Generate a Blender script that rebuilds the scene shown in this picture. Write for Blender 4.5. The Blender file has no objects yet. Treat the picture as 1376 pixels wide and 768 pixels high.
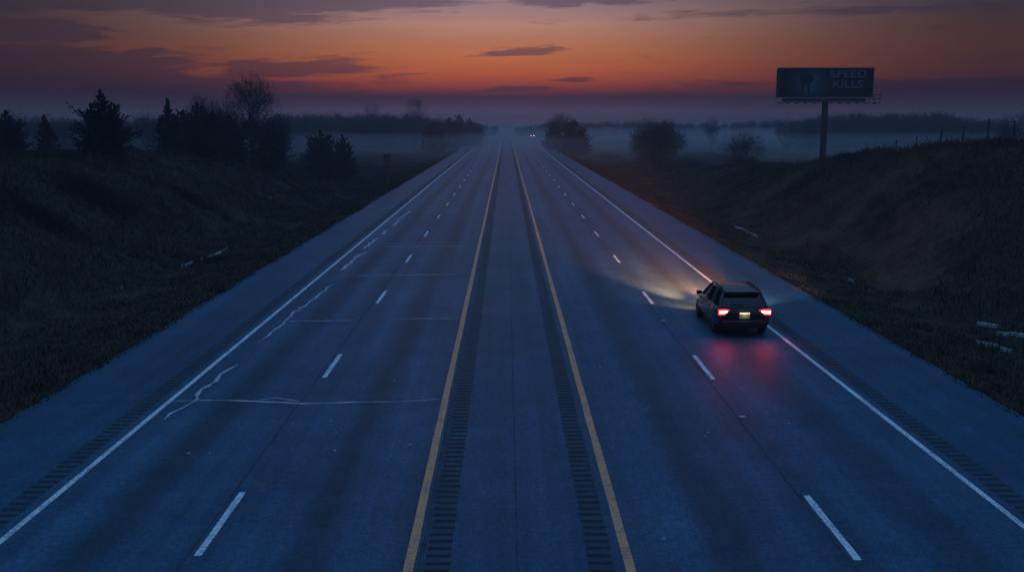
import bpy, bmesh, math, random
import numpy as np
from mathutils import Vector, Matrix
R = math.radians
S = bpy.context.scene
COL = S.collection
TAU = 2 * math.pi

# ------------------------------------------------------------------ camera
HC, F_PX, CX, CY = 7.3, 1366.0, 688.0, 384.0
cam_d = bpy.data.cameras.new('camera')
cam_d.sensor_width = 36.0
cam_d.lens = 36.0 * F_PX / 1376.0
cam_d.clip_start = 0.2
cam_d.clip_end = 6000
cam = bpy.data.objects.new('camera', cam_d)
COL.objects.link(cam)
cam.location = (0, 0, HC)
cam.rotation_euler = (R(90 - 9.19), 0, R(-0.315))
S.camera = cam
_CR = cam.rotation_euler.to_matrix()

def ray(px, py):
    return (_CR @ Vector((px - CX, CY - py, -F_PX))).normalized()

def gnd(px, py, z=0.0):
    d = ray(px, py); t = (z - HC) / d.z
    return Vector((d.x * t, d.y * t, z))

def at(px, py, Y):
    d = ray(px, py); t = Y / d.y
    return Vector((d.x * t, Y, HC + d.z * t))

# ------------------------------------------------------------------ world
SUN_EL, SUN_AZ = 1.5, -3.0          # dawn sun just under the cloud bank, ahead of the camera
w = bpy.data.worlds.new('World'); S.world = w; w.use_nodes = True
nt = w.node_tree; nt.nodes.clear()
class NB:
    def __init__(s, nt): s.nt = nt
    def n(s, t, **kw):
        o = s.nt.nodes.new(t)
        for k, v in kw.items(): setattr(o, k, v)
        return o
    def put(s, sock, v):
        if hasattr(v, 'links') or hasattr(v, 'is_linked'): s.nt.links.new(v, sock)
        else:
            if isinstance(v, (tuple, list)) and len(v) == 3 and sock.type == 'RGBA': v = (*v, 1)
            sock.default_value = v
    def m(s, op, a, b=0.0, c=None, clamp=False):
        o = s.n('ShaderNodeMath', operation=op, use_clamp=clamp)
        s.put(o.inputs[0], a)
        if len(o.inputs) > 1: s.put(o.inputs[1], b)
        if c is not None: s.put(o.inputs[2], c)
        return o.outputs[0]
    def mix(s, f, a, b, blend='MIX'):
        o = s.n('ShaderNodeMix', data_type='RGBA', blend_type=blend)
        s.put(o.inputs[0], f); s.put(o.inputs[6], a); s.put(o.inputs[7], b)
        return o.outputs[2]
    def ramp(s, f, stops, interp='LINEAR'):
        o = s.n('ShaderNodeValToRGB'); cr = o.color_ramp; cr.interpolation = interp
        while len(cr.elements) > 1: cr.elements.remove(cr.elements[0])
        for i, (p, c) in enumerate(stops):
            e = cr.elements[0] if i == 0 else cr.elements.new(p)
            e.position = p
            e.color = (c, c, c, 1) if isinstance(c, (int, float)) else (*c, 1)
        s.put(o.inputs[0], f)
        return o.outputs[0]
    def noise(s, vec, scale, detail=4, rough=0.55, dim='3D'):
        o = s.n('ShaderNodeTexNoise', noise_dimensions=dim)
        s.put(o.inputs['Vector'], vec); o.inputs['Scale'].default_value = scale
        o.inputs['Detail'].default_value = detail; o.inputs['Roughness'].default_value = rough
        return o.outputs[0]
    def comb(s, x, y, z):
        o = s.n('ShaderNodeCombineXYZ')
        for i, v in enumerate((x, y, z)): s.put(o.inputs[i], v)
        return o.outputs[0]

def lin(r, g, b):
    f = lambda c: c / 12.92 if c <= 0.04045 else ((c + 0.055) / 1.055) ** 2.4
    return (f(r / 255), f(g / 255), f(b / 255))

b = NB(nt)
tc = b.n('ShaderNodeTexCoord')
sep = b.n('ShaderNodeSeparateXYZ'); nt.links.new(tc.outputs['Generated'], sep.inputs[0])
dx, dy, dz = sep.outputs
az = b.m('ARCTAN2', dx, dy)
el = b.m('ARCSINE', dz)
elp = b.m('MAXIMUM', el, 0.0)
# --- low dawn glow: elevation (0 .. 0.25 rad) at the glow's centre and away from it
e01 = b.m('MULTIPLY', elp, 4.0, clamp=True)
def st(*rows): return [(e * 4, c) for e, c in rows]
K = 1.0
# picture rows -> elevation; what the mist in front adds is taken off, so the sky behind it is set here
HAZE_D, HAZE_TOP, HAZE_C = 0.0012, 16.8, (.021, .036, .074)
def behind(py, rgb):
    e = max(.004, (163 - py) / F_PX * .985); t = math.exp(-HAZE_D * (HAZE_TOP - HC) / e); c = lin(*rgb)
    return e * 4, tuple(max(.0015, (c[k] - (1 - t) * HAZE_C[k]) / t) for k in range(3))
glow = b.ramp(e01, [behind(*a) for a in ((153, (64, 60, 84)), (141, (62, 53, 76)), (131, (60, 46, 68)), (126, (84, 49, 62)), (119, (118, 58, 60)), (110, (146, 70, 60)), (96, (170, 88, 62)),
                    (80, (176, 102, 70)), (62, (176, 112, 86)), (36, (174, 128, 116)), (6, (142, 119, 128)), (-30, (112, 104, 126)), (-90, (84, 90, 122)), (-170, (66, 82, 118)))])
side = b.ramp(e01, [behind(*a) for a in ((153, (48, 50, 72)), (141, (46, 44, 66)), (128, (44, 38, 58)), (116, (54, 38, 50)), (100, (66, 43, 50)), (70, (70, 47, 51)),
                    (50, (66, 49, 53)), (25, (60, 49, 58)), (6, (58, 51, 64)), (-40, (46, 50, 72)), (-170, (40, 54, 84)))])
daz = b.m('ADD', az, 0.012)
gf = b.m('POWER', 2.71828, b.m('MULTIPLY', b.m('MULTIPLY', daz, daz), -14.5))
gf = b.m('MAXIMUM', b.m('DIVIDE', b.m('SUBTRACT', gf, 0.05), 0.95), 0.0)
low = b.mix(gf, side, glow)
# --- streaky clouds in the low sky
cv = b.comb(b.m('MULTIPLY', az, 3.2), b.m('MULTIPLY', el, 30.0), 0.0)
n1 = b.noise(cv, 1.6, 6, 0.6)
streak = b.ramp(n1, [(0.46, 0.0), (0.72, 1.0)])
tilt = b.m('ADD', el, b.m('MULTIPLY', az, -0.03))
cv2 = b.comb(b.m('MULTIPLY', az, 9.0), b.m('MULTIPLY', tilt, 75.0), 3.7)
wrp = b.n('ShaderNodeTexNoise'); b.put(wrp.inputs['Vector'], cv2); wrp.inputs['Scale'].default_value = 0.9; wrp.inputs['Detail'].default_value = 4
vm = b.n('ShaderNodeVectorMath', operation='MULTIPLY_ADD'); b.put(vm.inputs[0], wrp.outputs[1]); vm.inputs[1].default_value = (1.6, 1.6, 1.6); b.put(vm.inputs[2], cv2)
n2 = b.noise(vm.outputs[0], 1.1, 8, 0.66)
wv = b.comb(b.m('MULTIPLY', az, 7.0), b.m('MULTIPLY', el, 45.0), 1.3)
w1 = b.m('SUBTRACT', b.noise(wv, 1.3, 4, 0.6), 0.5); w2 = b.m('SUBTRACT', b.noise(wv, 2.1, 4, 0.6), 0.5)
waz = b.m('ADD', az, b.m('MULTIPLY', w1, 0.11)); wel = b.m('ADD', el, b.m('MULTIPLY', w2, 0.011))
def patch(px, py, wx, wy, lo=0.30, hi=0.95, slope=0.0):
    a0 = (px - 680.5) / F_PX; e0 = (163 - py) / F_PX * 0.985
    u = b.m('DIVIDE', b.m('SUBTRACT', waz, a0), wx / F_PX)
    ee = b.m('SUBTRACT', b.m('SUBTRACT', wel, e0), b.m('MULTIPLY', b.m('SUBTRACT', az, a0), slope))
    v = b.m('DIVIDE', ee, wy / F_PX)
    g = b.m('POWER', 2.71828, b.m('MULTIPLY', b.m('ADD', b.m('MULTIPLY', u, u), b.m('MULTIPLY', v, v)), -1.0))
    return b.m('MULTIPLY', g, 1.25 - .9 * lo)
cl = None
for pr in [(345, 20, 170, 20), (480, 10, 130, 11, .35, 1.1), (745, 7, 55, 11), (810, 5, 80, 7, .35, 1.1), (697, 73, 62, 5, .25, .8, .07),
           (238, 78, 26, 10), (385, 96, 120, 11), (60, 98, 230, 27, .2, .9), (260, 116, 170, 12, .25, .9), (20, 56, 190, 16), 
            (130, 20, 170, 14, .35, 1.1), (780, 110, 26, 4, .3, 1.0), (690, 122, 40, 4), (1240, 118, 260, 6, .3, 1.1),
              (1130, 26, 160, 9, .75, 1.4)]:
    p = patch(*pr)
    cl = p if cl is None else b.m('MAXIMUM', cl, p)
cl = b.ramp(b.m('ADD', b.m('MULTIPLY', n2, 1.35), b.m('MULTIPLY', cl, 0.62)), [(0.80, 0.0), (1.52, 1.0)])
cl = b.m('MAXIMUM', cl, b.m('MULTIPLY', streak, 0.18))
cl = b.m('MULTIPLY', cl, b.ramp(e01, [(0.03, 0.0), (0.09, 1.0), (0.9, 1.0), (1.0, 0.0)]))
low = b.mix(b.m('MULTIPLY', cl, 0.64), low, b.mix(1.0, b.mix(b.ramp(e01, [(.1, 0.0), (.42, 1.0)]), lin(58, 38, 62), lin(82, 70, 90)), b.mix(gf, (.42, .42, .42), (1, 1, 1)), 'MULTIPLY'))
# --- the dome overhead: real sky model, tinted by a deep twilight blue
sky = b.n('ShaderNodeTexSky', sky_type='NISHITA', sun_disc=False)
sky.sun_elevation = R(SUN_EL); sky.sun_rotation = R(SUN_AZ)
sky.air_density = 1.0; sky.dust_density = 1.0; sky.ozone_density = 3.0
high = b.mix(1.0, b.mix(1.0, sky.outputs[0], (0.05, 0.05, 0.05), 'MULTIPLY'),
             b.ramp(b.m('DIVIDE', elp, 1.5708), [(0.0, (.020, .045, .085)), (0.25, (.022, .052, .115)), (0.55, (.115, .29, .60)), (1.0, (.18, .45, .94))]), 'ADD')
up = b.ramp(b.m('DIVIDE', elp, 1.5708), [(0.08, 0.0), (0.24, 1.0)], 'EASE')
skycol = b.mix(up, low, high)
# away from the dawn the low sky is plain dark blue
back = b.ramp(b.m('DIVIDE', b.m('ABSOLUTE', az), math.pi), [(0.22, 0.0), (0.5, 1.0)], 'EASE')
skycol = b.mix(b.m('MULTIPLY', back, b.m('SUBTRACT', 1.0, up)), skycol, lin(30, 42, 72))
bg = b.n('ShaderNodeBackground'); nt.links.new(skycol, bg.inputs[0]); bg.inputs[1].default_value = 1.0
wo = b.n('ShaderNodeOutputWorld'); nt.links.new(bg.outputs[0], wo.inputs[0])

# ------------------------------------------------------------------ sun (below full dawn: faint)
sd = bpy.data.lights.new('sun', 'SUN'); sd.energy = 0.04; sd.angle = R(12); sd.color = (1, 0.55, 0.35)
so = bpy.data.objects.new('sun', sd); COL.objects.link(so)
sdir = Vector((math.sin(R(SUN_AZ)) * math.cos(R(3)), math.cos(R(SUN_AZ)) * math.cos(R(3)), math.sin(R(3))))
so.rotation_euler = sdir.to_track_quat('Z', 'Y').to_euler()

vs = S.view_settings
vs.view_transform = 'Standard'; vs.look = 'None'; vs.exposure = 0.0; vs.gamma = 1.0; vs.use_curve_mapping = False
S.cycles.use_denoising = True
S.cycles.max_bounces = 6; S.cycles.volume_bounces = 1
S.cycles.sample_clamp_indirect = 4.0

# ------------------------------------------------------------------ helpers
def link(o, parent=None):
    COL.objects.link(o)
    if parent is not None: o.parent = parent
    return o

def tag(o, label=None, cat=None, group=None, kind=None):
    if label: o['label'] = label
    if cat: o['category'] = cat
    if group: o['group'] = group
    if kind: o['kind'] = kind
    return o

def thing(name, loc, label, cat, group=None, rz=0.0):
    o = bpy.data.objects.new(name, None); o.empty_display_size = 0.3
    link(o); o.location = loc; o.rotation_euler = (0, 0, rz)
    return tag(o, label, cat, group)

def obj(name, verts, faces, mat, parent=None, smooth=False, loc=None):
    me = bpy.data.meshes.new(name)
    v = np.asarray(verts, dtype=np.float32)
    if isinstance(faces, np.ndarray):
        k = faces.shape[1]; n = len(faces)
        me.vertices.add(len(v)); me.vertices.foreach_set('co', v.ravel())
        me.loops.add(n * k); me.loops.foreach_set('vertex_index', faces.astype(np.int32).ravel())
        me.polygons.add(n); me.polygons.foreach_set('loop_start', np.arange(0, n * k, k, dtype=np.int32))
        me.update(calc_edges=True)
    else:
        me.from_pydata([tuple(map(float, p)) for p in v], [], faces); me.update()
    if smooth: me.polygons.foreach_set('use_smooth', np.ones(len(me.polygons), dtype=bool))
    for mm in (mat if isinstance(mat, (list, tuple)) else [mat]): me.materials.append(mm)
    o = link(bpy.data.objects.new(name, me), parent)
    if loc is not None: o.location = loc
    return o

def bmobj(name, bm, mat, parent=None, smooth=False, bevel=0.0, seg=2, loc=None):
    me = bpy.data.meshes.new(name); bm.to_mesh(me); bm.free()
    if smooth: me.polygons.foreach_set('use_smooth', np.ones(len(me.polygons), dtype=bool))
    for mm in (mat if isinstance(mat, (list, tuple)) else [mat]): me.materials.append(mm)
    o = link(bpy.data.objects.new(name, me), parent)
    if loc is not None: o.location = loc
    if bevel:
        m = o.modifiers.new('bevel', 'BEVEL'); m.width = bevel; m.segments = seg; m.limit_method = 'ANGLE'; m.angle_limit = R(40)
    return o

def box(bm, c, s, rot=None):
    m = Matrix.Translation(c)
    if rot is not None: m = m @ rot
    bmesh.ops.create_cube(bm, size=1.0, matrix=m @ Matrix.Diagonal((*s, 1)))

def tube(bm, p0, p1, r0, r1=None, n=8):
    p0, p1 = Vector(p0), Vector(p1); d = p1 - p0
    q = d.to_track_quat('Z', 'Y').to_matrix().to_4x4()
    bmesh.ops.create_cone(bm, cap_ends=True, segments=n, radius1=r0, radius2=r0 if r1 is None else r1, depth=d.length,
                          matrix=Matrix.Translation((p0 + p1) / 2) @ q)

# ------------------------------------------------------------------ materials
def mat(name, build=None, **kw):
    m = bpy.data.materials.new(name); m.use_nodes = True
    bs = m.node_tree.nodes['Principled BSDF']
    for k, v in kw.items():
        s = bs.inputs[k.replace('_', ' ')]
        s.default_value = (*v, 1) if isinstance(v, tuple) and len(v) == 3 else v
    if build: build(NB(m.node_tree), bs)
    return m

def posn(b, obj_space=True):
    return b.n('ShaderNodeTexCoord').outputs['Object']

def vary(c, amt, scale, rough=0.8, stretch=(1, 1, 1), bump=0.0, bscale=None):
    def f(b, bs):
        p = posn(b)
        mp = b.n('ShaderNodeMapping'); b.put(mp.inputs['Vector'], p); mp.inputs['Scale'].default_value = stretch
        n = b.noise(mp.outputs[0], scale, 6, 0.65)
        lo = tuple(x * (1 - amt) for x in c); hi = tuple(x * (1 + amt) for x in c)
        b.put(bs.inputs['Base Color'], b.ramp(n, [(0.3, lo), (0.7, hi)]))
        bs.inputs['Roughness'].default_value = rough
        if bump:
            bn = b.n('ShaderNodeBump'); bn.inputs['Strength'].default_value = bump; bn.inputs['Distance'].default_value = 0.02
            b.put(bn.inputs['Height'], b.noise(p, bscale or scale * 4, 4, 0.6)); b.put(bs.inputs['Normal'], bn.outputs[0])
    return f

def asphalt(base, xramp=None, rough=0.58):
    """xramp: [(X metres, factor)] wear across the lanes"""
    def f(b, bs):
        p = posn(b)
        sp = b.n('ShaderNodeSeparateXYZ'); b.put(sp.inputs[0], p)
        g1 = b.noise(p, 60.0, 2, 0.7); g2 = b.noise(p, 21.0, 3, 0.75); g3 = b.noise(p, 7.0, 3, 0.75)
        fine = b.m('ADD', b.m('ADD', b.m('MULTIPLY', g1, 0.40), b.m('MULTIPLY', g2, 0.35)), b.m('MULTIPLY', g3, 0.25))
        mid = b.noise(p, 0.8, 6, 0.65)
        mp = b.n('ShaderNodeMapping'); b.put(mp.inputs['Vector'], p); mp.inputs['Scale'].default_value = (1.6, 0.035, 1)
        lng = b.noise(mp.outputs[0], 1.0, 6, 0.65)
        vo = b.n('ShaderNodeTexVoronoi'); b.put(vo.inputs['Vector'], p); vo.inputs['Scale'].default_value = 9.0
        speck = b.ramp(vo.outputs['Distance'], [(0.0, 1.0), (0.07, 0.0)])
        big = b.noise(p, 0.16, 4, 0.6)
        k = b.m('MULTIPLY', b.ramp(fine, [(0.33, 0.15), (0.5, 1.0), (0.64, 2.6)]), b.ramp(mid, [(0.3, 0.80), (0.7, 1.2)]))
        k = b.m('MULTIPLY', k, b.ramp(lng, [(0.3, 0.72), (0.7, 1.28)]))
        k = b.m('MULTIPLY', k, b.ramp(big, [(0.35, 0.85), (0.65, 1.15)]))
        k = b.m('ADD', k, b.m('MULTIPLY', speck, 1.1))
        if xramp:
            wob = b.m('MULTIPLY', b.m('SUBTRACT', b.noise(mp.outputs[0], 0.5, 3, 0.5), 0.5), 0.5)
            x01 = b.m('DIVIDE', b.m('ADD', b.m('ADD', sp.outputs[0], wob), 14.0), 28.0)
            k = b.m('MULTIPLY', k, b.ramp(x01, [((x + 14) / 28, v) for x, v in xramp], 'EASE'))
        c = b.mix(1.0, base, b.comb(k, k, k), 'MULTIPLY')
        b.put(bs.inputs['Base Color'], c)
        bs.inputs['Roughness'].default_value = rough
        bs.inputs['Specular IOR Level'].default_value = 0.2
        bn = b.n('ShaderNodeBump'); bn.inputs['Strength'].default_value = 0.35; bn.inputs['Distance'].default_value = 0.004
        b.put(bn.inputs['Height'], b.noise(p, 90.0, 3, 0.7)); b.put(bs.inputs['Normal'], bn.outputs[0])
    return f

# X stations measured on the road plane
EL, YL, YR, ER = -8.92, -1.63, 2.05, 9.45           # edge and yellow line centres
DL, DR = -5.27, 5.93                                # lane dash centres
PL, PR = -12.35, 12.95                              # pavement edges
def lane_wear(x0, x1):
    wd = x1 - x0
    return [(x0, .98), (x0 + wd * .25, 1.26), (x0 + wd * .5, .66), (x0 + wd * .75, 1.24)]
wear = lane_wear(EL, DL) + lane_wear(DL, YL) + [(YL, 1.0)] + lane_wear(YR, DR) + lane_wear(DR, ER) + [(ER, 1.0)]
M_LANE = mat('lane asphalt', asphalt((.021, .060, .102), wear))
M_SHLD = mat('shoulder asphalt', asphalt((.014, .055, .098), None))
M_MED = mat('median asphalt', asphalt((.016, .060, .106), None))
def paint(c, lo=0.45):
    def f(b, bs):
        p = posn(b)
        n = b.noise(p, 14.0, 6, 0.75); n2 = b.noise(p, 1.3, 3, 0.6)
        k = b.ramp(b.m('ADD', b.m('MULTIPLY', n, 0.75), b.m('MULTIPLY', n2, 0.25)), [(0.38, 0.0), (0.52, 1.0)])
        b.put(bs.inputs['Base Color'], b.mix(k, (.07, .11, .15), c)); bs.inputs['Roughness'].default_value = 0.65
    return f
M_WHITE = mat('white road paint', paint((.74, .76, .78)))
M_YELLOW = mat('yellow road paint', paint((.86, .33, .12)))
M_SEAL = mat('crack sealant', vary((.42, .40, .44), .45, 5.0, 0.6))
M_JOINT = mat('dark joint', vary((.018, .032, .048), .5, 3.0, 0.9))
M_GROOVE = mat('rumble groove', vary((.005, .014, .024), .5, 8.0, 0.9))
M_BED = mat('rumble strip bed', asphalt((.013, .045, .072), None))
def grass_colour(b, bs, k=1.0):
    p = posn(b); sp = b.n('ShaderNodeSeparateXYZ'); b.put(sp.inputs[0], p)
    d = b.m('SUBTRACT', b.m('ABSOLUTE', b.m('SUBTRACT', sp.outputs[0], (PL + PR) / 2)), (PR - PL) / 2)
    n = b.noise(p, .14, 6, .65); n2 = b.noise(p, 1.1, 5, .7)
    base = b.ramp(b.m('ADD', b.m('MULTIPLY', n, .6), b.m('MULTIPLY', n2, .4)), [(.34, (.007, .007, .006)), (.45, (.030, .025, .018)), (.57, (.078, .058, .040)), (.70, (.115, .088, .062))])
    verge = b.ramp(n2, [(.35, (.022, .018, .011)), (.65, (.078, .054, .032))])
    b.put(bs.inputs['Base Color'], b.mix(b.ramp(b.m('DIVIDE', d, 12.0), [(.0, .85), (.3, .7), (.55, .0)]), base, verge) if k == 1 else b.mix(1.0, b.mix(b.ramp(b.m('DIVIDE', d, 12.0), [(.0, .85), (.3, .7), (.55, .0)]), base, verge), (k, k, k), 'MULTIPLY')); bs.inputs['Roughness'].default_value = .95
    bs.inputs['Specular IOR Level'].default_value = .1
def ground_colour(b, bs):
    grass_colour(b, bs, .75)
    bn = b.n('ShaderNodeBump'); bn.inputs['Strength'].default_value = .9; bn.inputs['Distance'].default_value = .03
    b.put(bn.inputs['Height'], b.noise(posn(b), 5.0, 5, .7)); b.put(bs.inputs['Normal'], bn.outputs[0])
M_GROUND = mat('dry grass ground', ground_colour)
M_GRASS = mat('dry grass blades', grass_colour)
M_BARK = mat('dark bark', vary((.014, .012, .011), .4, 4.0, 0.95, (1, 1, .3), .5))
M_TWIG = mat('bare twigs', vary((.013, .011, .010), .4, 2.0, 0.95))
M_CEDAR = mat('evergreen foliage', vary((.005, .007, .0055), .6, 1.5, 0.9))
M_BRUSH = mat('brown brush', vary((.012, .011, .009), .5, 1.2, 0.95))
M_WOOD = mat('far bare woodland', vary((.013, .012, .011), .5, .08, 0.95))
M_SNOW = mat('old snow', vary((.32, .34, .36), .5, 5.0, 0.7, bump=.6))
M_STEEL = mat('dull steel', vary((.014, .015, .017), .4, 2.0, 0.6), Metallic=0.0)
M_GALV = mat('galvanised steel', vary((.16, .17, .18), .3, 3.0, 0.5))
M_POST = mat('weathered post', vary((.04, .033, .026), .4, 6.0, 0.95, (1, 1, .2)))

# ------------------------------------------------------------------ terrain
def vnoise(x, y, seed):
    rs = np.random.RandomState(seed); g = rs.rand(256, 256)
    xi = np.floor(x).astype(int); yi = np.floor(y).astype(int); fx = x - xi; fy = y - yi
    fx = fx * fx * (3 - 2 * fx); fy = fy * fy * (3 - 2 * fy)
    a = g[xi % 256, yi % 256]; b_ = g[(xi + 1) % 256, yi % 256]; c = g[xi % 256, (yi + 1) % 256]; d = g[(xi + 1) % 256, (yi + 1) % 256]
    return (a * (1 - fx) + b_ * fx) * (1 - fy) + (c * (1 - fx) + d * fx) * fy - 0.5

def sm(t): t = np.clip(t, 0, 1); return t * t * (3 - 2 * t)
LY = [-80, 0, 60, 80, 96, 112, 128, 145, 170, 230, 3000]; LZ = [5.9, 5.8, 5.0, 4.6, 3.9, 2.7, 1.3, .3, -.7, -1.0, -1.0]
RY = [-80, 0, 55, 72, 92, 112, 130, 150, 175, 230, 3000]; RZ = [6.5, 6.4, 5.9, 5.1, 3.9, 2.2, 1.0, .1, -.7, -1.0, -1.0]
def height(X, Y):
    X = np.asarray(X, float); Y = np.asarray(Y, float)
    left = X < 0
    dpe = np.where(left, PL - X, X - PR)                       # metres outside the pavement
    crest = np.where(left, np.interp(Y, LY, LZ), np.interp(Y, RY, RZ))
    wob = vnoise(Y / 34.0, X * 0 + 3.3, 5) * 2.2
    dit = 5.2 + wob * 0.25
    low = -0.07 - 0.75 * sm(dpe / dit)
    rise = sm((dpe - dit - 0.3) / (13.0 + wob)) ** 0.95
    z = low + (crest + 0.8) * rise
    # the plateau behind the crest falls slowly to the plain
    fall = sm((dpe - 26) / 90.0)
    z = np.where(dpe > 20, z * (1 - fall) + fall * np.minimum(z, 0.4 * z - .6), z)
    amp = sm((dpe - 1.2) / 10.0) * np.clip(1.2 - Y / 900.0, 0.25, 1)
    z = z + amp * (vnoise(X / 14 + 9, Y / 19, 1) * 1.1 + vnoise(X / 5.2, Y / 6.5, 2) * .42 + vnoise(X / 1.7, Y / 2.1, 3) * .16)
    z = z + np.where(~left, 1.1 * np.exp(-((X - 27) / 7) ** 2 - ((Y - 128) / 14) ** 2), 0)
    z = z + .03 * sm(dpe / .8) * vnoise(X / .6, Y / .6, 4)
    inside = dpe < 0
    z = np.where(inside, -0.30, z)
    return z
def hz(x, y): return float(height(np.array([x]), np.array([y]))[0])

def axis(lo, hi, pts):
    """pts: [(position, step)] piecewise steps"""
    out = [lo]; 
    while out[-1] < hi:
        x = out[-1]
        stp = np.interp(x, [p for p, s_ in pts], [s_ for p, s_ in pts])
        out.append(x + stp)
    return np.array(out)
xr = axis(PR + .02, 1240, [(13, .35), (35, .6), (60, 2.0), (120, 6), (400, 25), (1240, 80)])
xl = -axis(-(PL - .02), 1240, [(13, .35), (35, .6), (60, 2.0), (120, 6), (400, 25), (1240, 80)])[::-1]
xs = np.concatenate([xl, [PL + .02, 0.0, PR - .02], xr])
ys = axis(-60, 1480, [(-60, 2.5), (0, 1.0), (20, .6), (110, .8), (180, 2), (300, 5), (600, 14), (1480, 60)])
GX, GY = np.meshgrid(xs, ys)
GZ = height(GX, GY)
nx, ny = len(xs), len(ys)
idx = np.arange(nx * ny).reshape(ny, nx)
q = np.stack([idx[:-1, :-1], idx[:-1, 1:], idx[1:, 1:], idx[1:, :-1]], -1).reshape(-1, 4)
ground = obj('ground', np.stack([GX, GY, GZ], -1).reshape(-1, 3), q, M_GROUND, smooth=True)
tag(ground, kind='structure')

# dry grass growing on verges and banks
rs = np.random.RandomState(11)
def grass_blades(n_near, seed):
    rs = np.random.RandomState(seed)
    N = n_near
    side_ = rs.rand(N) < .5
    y = 12 + (rs.rand(N) ** 1.85) * 250
    d = (rs.rand(N) ** 1.25) * 40
    x = np.where(side_, PL + .22 - d, PR - .22 + d)
    # only what can be seen from the bridge or a step beside it
    ok = (np.abs(x) < 0.56 * y + 6)
    x, y, d = x[ok], y[ok], d[ok]
    clump = vnoise(x / 1.1, y / 1.3, 8) + .5 * vnoise(x / 4., y / 5., 9)
    ok = clump > -0.62 + .3 * rs.rand(len(x)); x, y, d, clump = x[ok], y[ok], d[ok], clump[ok]
    z = np.where(d < .24, -.01, height(x, y))
    n = len(x)
    tall = np.interp(d, [0, .5, 4, 9, 16, 40], [.05, .09, .14, .26, .42, .55]) * (0.55 + .6 * rs.rand(n)) * (1 + 1.7 * clump) * np.where(rs.rand(n) < .03, 1.9, 1.0)
    tall = np.clip(tall, .03, 1.1)
    wd = (.007 + .00028 * y) * (0.7 + .6 * rs.rand(n))
    a = rs.rand(n) * TAU; la = rs.rand(n) * TAU + .0
    lean = tall * (.25 + .7 * rs.rand(n))
    bx, by = np.cos(a) * wd, np.sin(a) * wd
    lx, ly = np.cos(la) * lean, np.sin(la) * lean
    P = np.empty((n, 5, 3), np.float32)
    P[:, 0] = np.stack([x - bx, y - by, z - .03], -1); P[:, 1] = np.stack([x + bx, y + by, z - .03], -1)
    P[:, 2] = np.stack([x + bx * .7 + lx * .4, y + by * .7 + ly * .4, z + tall * .62], -1)
    P[:, 3] = np.stack([x - bx * .7 + lx * .4, y - by * .7 + ly * .4, z + tall * .62], -1)
    P[:, 4] = np.stack([x + lx, y + ly, z + tall], -1)
    base = (np.arange(n) * 5)[:, None]
    tri = np.concatenate([base + np.array([[0, 1, 2]]), base + np.array([[0, 2, 3]]), base + np.array([[3, 2, 4]])], 0)
    return P.reshape(-1, 3), tri
gv, gf_ = grass_blades(640000, 21)
tag(obj('dry_grass', gv, gf_, M_GRASS), 'dry winter grass covering the banks and verges beside the road', 'grass', kind='stuff')

# ------------------------------------------------------------------ road
YEND = 1460.0
yss = list(np.concatenate([np.arange(-30, 160, .5), np.arange(160, YEND + 1, 10)])); _er = random.Random(5)
JL = [_er.uniform(-.035, .035) for y in yss]; JR = [_er.uniform(-.035, .035) for y in yss]
xsr = [PL, EL - .28, YL + .25, YR - .25, ER + .28, PR]
mi = [1, 0, 2, 0, 1]
V, Fc, MI = [], [], []
for _i, y in enumerate(yss):
    for x in xsr: V.append((x + (JL[_i] if x == PL else JR[_i] if x == PR else 0), y, 0.0))
n_ = len(xsr)
for j in range(len(yss) - 1):
    for i in range(n_ - 1):
        Fc.append((j * n_ + i, j * n_ + i + 1, (j + 1) * n_ + i + 1, (j + 1) * n_ + i)); MI.append(mi[i])
# thin broken edge of the pavement, down into the verge
k0 = len(V)
for _i, y in enumerate(yss): V += [(PL - .16 + JL[_i] * .3, y, -.14), (PR + .16 + JR[_i] * .3, y, -.14)]
for j in range(len(yss) - 1):
    Fc.append((k0 + 2 * j, j * n_, (j + 1) * n_, k0 + 2 * j + 2)); MI.append(1)
    Fc.append((j * n_ + n_ - 1, k0 + 2 * j + 1, k0 + 2 * j + 3, (j + 1) * n_ + n_ - 1)); MI.append(1)
road = obj('road', V, Fc, [M_LANE, M_SHLD, M_MED])
road.data.polygons.foreach_set('material_index', np.array(MI, dtype=np.int32))
tag(road, kind='structure')

def strip(name, x0, x1, y0, y1, m, z=.004, step=12.0, jitter=0.0, seed=0):
    r_ = random.Random(seed); Yv = np.arange(y0, y1 + .01, min(step, y1 - y0)); v, f = [], []
    for y in Yv:
        j1, j2 = (r_.uniform(-jitter, jitter), r_.uniform(-jitter, jitter)) if jitter else (0, 0)
        v += [(x0 + j1, y, z), (x1 + j2, y, z)]
    for i in range(len(Yv) - 1): f.append((2 * i, 2 * i + 1, 2 * i + 3, 2 * i + 2))
    return obj(name, v, f, m, road)
strip('edge_line', EL - .065, EL + .065, -25, YEND, M_WHITE, step=2.0, jitter=.006, seed=1)
strip('edge_line', ER - .065, ER + .065, -25, YEND, M_WHITE, step=2.0, jitter=.006, seed=2)
strip('yellow_line', YL - .085, YL + .085, -25, YEND, M_YELLOW, step=1.5, jitter=.007, seed=3)
strip('yellow_line', YR - .085, YR + .085, -25, YEND, M_YELLOW, step=1.5, jitter=.007, seed=4)
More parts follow.
